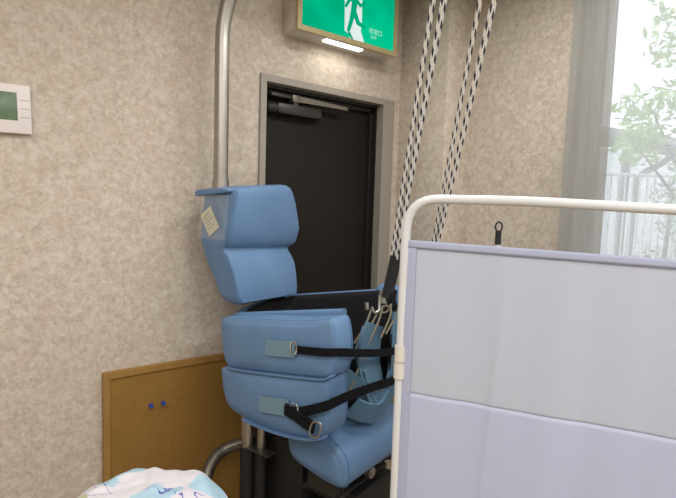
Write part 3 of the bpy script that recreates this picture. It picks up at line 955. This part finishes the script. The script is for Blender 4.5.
# ------------------------------------------------------------------ curtains
def drape(y0, y1, z0, z1, x, amp, waves, seed, ny=160, lean=0.0):
    bm = bmesh.new(); rows = []
    for i in range(13):
        z = z1 + (z0 - z1) * i / 12; row = []
        for j in range(ny + 1):
            t = j / ny; y = y0 + (y1 - y0) * t + lean * (z1 - z) * t
            a = amp * (.6 + .4 * noise.noise(Vector((t * waves * .7, seed, 0)))) * (1 + .25 * (i / 12))
            d = a * sin(2 * pi * waves * t + seed + .5 * sin(z * 1.7 + t * 5) + 1.2 * noise.noise(Vector((t * 5, seed + 3, z * .4))))
            row.append(bm.verts.new((x + d, y + .25 * a * cos(2 * pi * waves * t * 2), z)))
        rows.append(row)
    for A, B in zip(rows, rows[1:]):
        for k in range(ny):
            bm.faces.new((A[k], A[k + 1], B[k + 1], B[k]))
    return bm


cu = link('curtain', drape(1.330, 1.122, FL + .04, 2.62, 2.455, .016, 1.7, 2.4, 120, .0), M['drape'], None, smooth=80)
tag(cu, 'grey sheer curtain gathered at the left side of the window', 'curtain')
lc = link('lace_curtain', drape(1.29, -1.15, FL + .04, 2.62, 2.515, .006, 13, 2.0, 420), M['lace'], None, smooth=80)
tag(lc, 'white see-through lace curtain hanging across the window', 'lace curtain')
rl = tag(link('curtain_rail', boxes(((2.40, -1.3, 2.62), (2.554, 1.47, 2.655)), bev=.004), M['ivory']), 'ivory double curtain rail over the window', 'curtain rail')

# ------------------------------------------------------------------ treatment bed with a bunched blanket, front left
bx0, bx1, by0, by1 = -1.35, .60, .98, 1.60
be = thing('treatment_bed', 'low treatment bed under the printed blanket in the left corner', 'bed', ((bx0 + bx1) / 2, (by0 + by1) / 2, FL))
def bl(x, y, z): return (x - (bx0 + bx1) / 2, y - (by0 + by1) / 2, z - FL)
link('mattress', boxes((bl(bx0, by0, .34), bl(bx1, by1, .44)), bev=.025), M['mattress'], be)
link('bed_frame', boxes((bl(bx0 + .03, by0 + .03, .29), bl(bx1 - .03, by1 - .03, .34)), bev=.005), M['ivory'], be)
for x in (bx0 + .08, bx1 - .08):
    for y in (by0 + .08, by1 - .08):
        link('leg', boxes((bl(x - .025, y - .025, FL), bl(x + .025, y + .025, .30)), bev=.004), M['ivory'], be)

BC = W(-.545, 1.42)
bk = bmesh.new(); rows = []
N = 90
for i in range(N + 1):
    row = []
    for j in range(N + 1):
        a, b = (i / N * 2 - 1), (j / N * 2 - 1)
        q_ = max(abs(a), abs(b)); hy = sqrt(a * a + b * b) or 1; a, b = a * q_ / hy, b * q_ / hy; lx, ly = a * .272, b * .27                      # camera-ground axes: x right, y away
        p = BC + W(lx, ly)
        r = sqrt((lx / .252) ** 2 + (ly / .25) ** 2)
        h = .070 * max(0, 1 - r ** 4.5) if r < 1 else 0
        w = noise.noise(Vector((lx * 9, ly * 9, 1.3))) * .016 + noise.noise(Vector((lx * 22, ly * 22, 4))) * .006
        rid = .012 * math.exp(-((lx - .02 + ly * .3) / .025) ** 2) + .010 * math.exp(-((lx - .20 + ly * .5) / .03) ** 2) + .008 * math.exp(-((lx + .17 - ly * .4) / .03) ** 2)
        z = .447 + h + (w + rid) * min(1, h / .03) - max(0, r - 1.0) * 1.6
        row.append(bk.verts.new((p.x, p.y, z)))
    rows.append(row)
for A, B in zip(rows, rows[1:]):
    for k in range(N):
        bk.faces.new((A[k], A[k + 1], B[k + 1], B[k]))
blk = link('blanket', bk, M['blanket'], None, smooth=80)
m = blk.modifiers.new('thickness', 'SOLIDIFY'); m.thickness = .006; m.offset = -1
tag(blk, 'white printed blanket with blue wavy lines bunched at bottom left', 'blanket')

# ------------------------------------------------------------------ outdoors beyond the window
gd = struct(link('ground', boxes(((EX + .3, -14, -.35), (26, 14, -.25))), M['ground'], smooth=0))
cp = thing('carport', 'grey roofed carport with downpipe seen through the lace curtain', 'carport', (6.4, 2.0, -.25))
def cl(p): return Vector(p) - Vector((6.4, 2.0, -.25))
Fw = W(1, .0); Ff = W(0, 1)
def OB(px, d, z):       # a point d metres ahead, at the bearing of a column of the picture
    return W((px - 338) / 504 * d, d, z)
link('fascia', tube(bmesh.new(), [cl(OB(540, 6.1, 2.42)), cl(OB(900, 5.2, 1.80))], .105, 4), M['grey_roof'], cp, smooth=0)
link('post', tube(bmesh.new(), [cl(OB(617, 6.15, -.25)), cl(OB(620, 6.15, 2.20))], .055, 4), M['grey_roof'], cp, smooth=0)
link('downpipe', tubes((fillet([cl(OB(664, 5.9, 2.10)), cl(OB(656, 5.95, 2.02)), cl(OB(631, 6.0, 1.86)), cl(OB(627, 6.0, -.25))], .12), .036)), M['grey_roof'], cp)
rf = bmesh.new(); rings_mesh(rf, [[cl(OB(540, 6.1, 2.48)), cl(OB(900, 5.2, 1.86)), cl(OB(900, 7.5, 2.0)), cl(OB(560, 8.6, 2.6))], [cl(OB(540, 6.1, 2.52)), cl(OB(900, 5.2, 1.90)), cl(OB(900, 7.5, 2.04)), cl(OB(560, 8.6, 2.64))]])
link('roof_sheet', rf, M['grey_roof'], cp, smooth=0)
pw = tag(link('boundary_wall', boxes(((12.5, -10, -.25), (12.7, 10, 3.0))), M['pale_wall'], smooth=0), 'pale building wall far behind the garden fence', 'wall')
fe = thing('garden_fence', 'pale fence of thin vertical bars beyond the window', 'fence', (5.8, 1.5, -.25))
f0, f1 = OB(560, 5.0, 0), OB(900, 4.8, 0)
for hz in (1.79, .1):
    link('fence_rail', tubes(([f0 + Vector((0, 0, hz)) - fe.location, f1 + Vector((0, 0, hz)) - fe.location], .016)), M['pale_bars'], fe)
fbm = bmesh.new()
for k in range(46):
    p = f0 + (f1 - f0) * (k + .5) / 46 - fe.location
    cyl(fbm, p + Vector((0, 0, -.25)), p + Vector((0, 0, 1.79)), .009, 6)
link('fence_bars', fbm, M['pale_bars'], fe)


def leafy(bm, c, rad, n, size, seed):
    rng = random.Random(seed)
    for _ in range(n):
        d = Vector((rng.gauss(0, 1), rng.gauss(0, 1), rng.gauss(0, 1))).normalized() * rad * rng.random() ** .4
        p = Vector(c) + Vector((d.x, d.y, d.z * .8)); s = size * rng.uniform(.6, 1.3)
        a = Vector((rng.gauss(0, 1), rng.gauss(0, 1), rng.gauss(0, .6) - .4)).normalized(); b = a.cross(Vector((rng.gauss(0, 1), rng.gauss(0, 1), rng.gauss(0, 1)))).normalized()
        v = [bm.verts.new(p - a * s), bm.verts.new(p + b * s * .32), bm.verts.new(p + a * s), bm.verts.new(p - b * s * .32)]
        bm.faces.new(v)


def tree(name, label, base, h, blobs, mat, n, size, seed, cat):
    t = thing(name, label, cat, base)
    tb = bmesh.new(); tube(tb, smooth_path([Vector((0, 0, 0)), Vector((.05, .04, h * .4)), Vector((0, 0, h * .8))], 5), lambda q: .06 * (1 - .6 * q), 8)
    for x, y, z, r in blobs:
        tube(tb, [Vector((.03, .03, max(.1, z - r * 1.2 - .3))), Vector((x, y, z))], lambda q: .022 * (1 - .7 * q), 6)
    link('trunk', tb, M['bark'], t)
    lb = bmesh.new()
    for k, (x, y, z, r) in enumerate(blobs):
        leafy(lb, (x, y, z), r, int(n * r * r), size, seed + k)
    link('foliage', lb, mat, t, smooth=0, recalc=False)
    return t


def nearer(blobs, k):      # same crown seen from the eye, k times as far
    return [(x * k, y * k, EYE + .25 + (z - EYE - .25) * k, r * k) for x, y, z, r in blobs]


tree('tree', 'light green leafy tree outside the window, above the fence', OB(690, 4.3, -.25), 3.4,
     nearer([(-.55, .35, 2.95, .50), (.1, -.2, 3.3, .6), (-.1, .1, 3.95, .6), (-.6, .5, 2.55, .35), (.2, -.6, 2.7, .6), (-.35, .1, 4.6, .55), (-.1, -.1, 2.35, .4)], .65), M['leaf'], 3000, .052, 3, 'tree')
tree('shrub', 'darker leafy shrub growing against the pale fence', OB(668, 4.3, -.25), 1.3,
     nearer([(-.1, .05, 1.05, .42), (.15, -.2, 1.5, .4), (.1, -.3, .9, .45), (.0, .0, 1.9, .30)], .68), M['leaf_dark'], 2400, .04, 20, 'shrub')
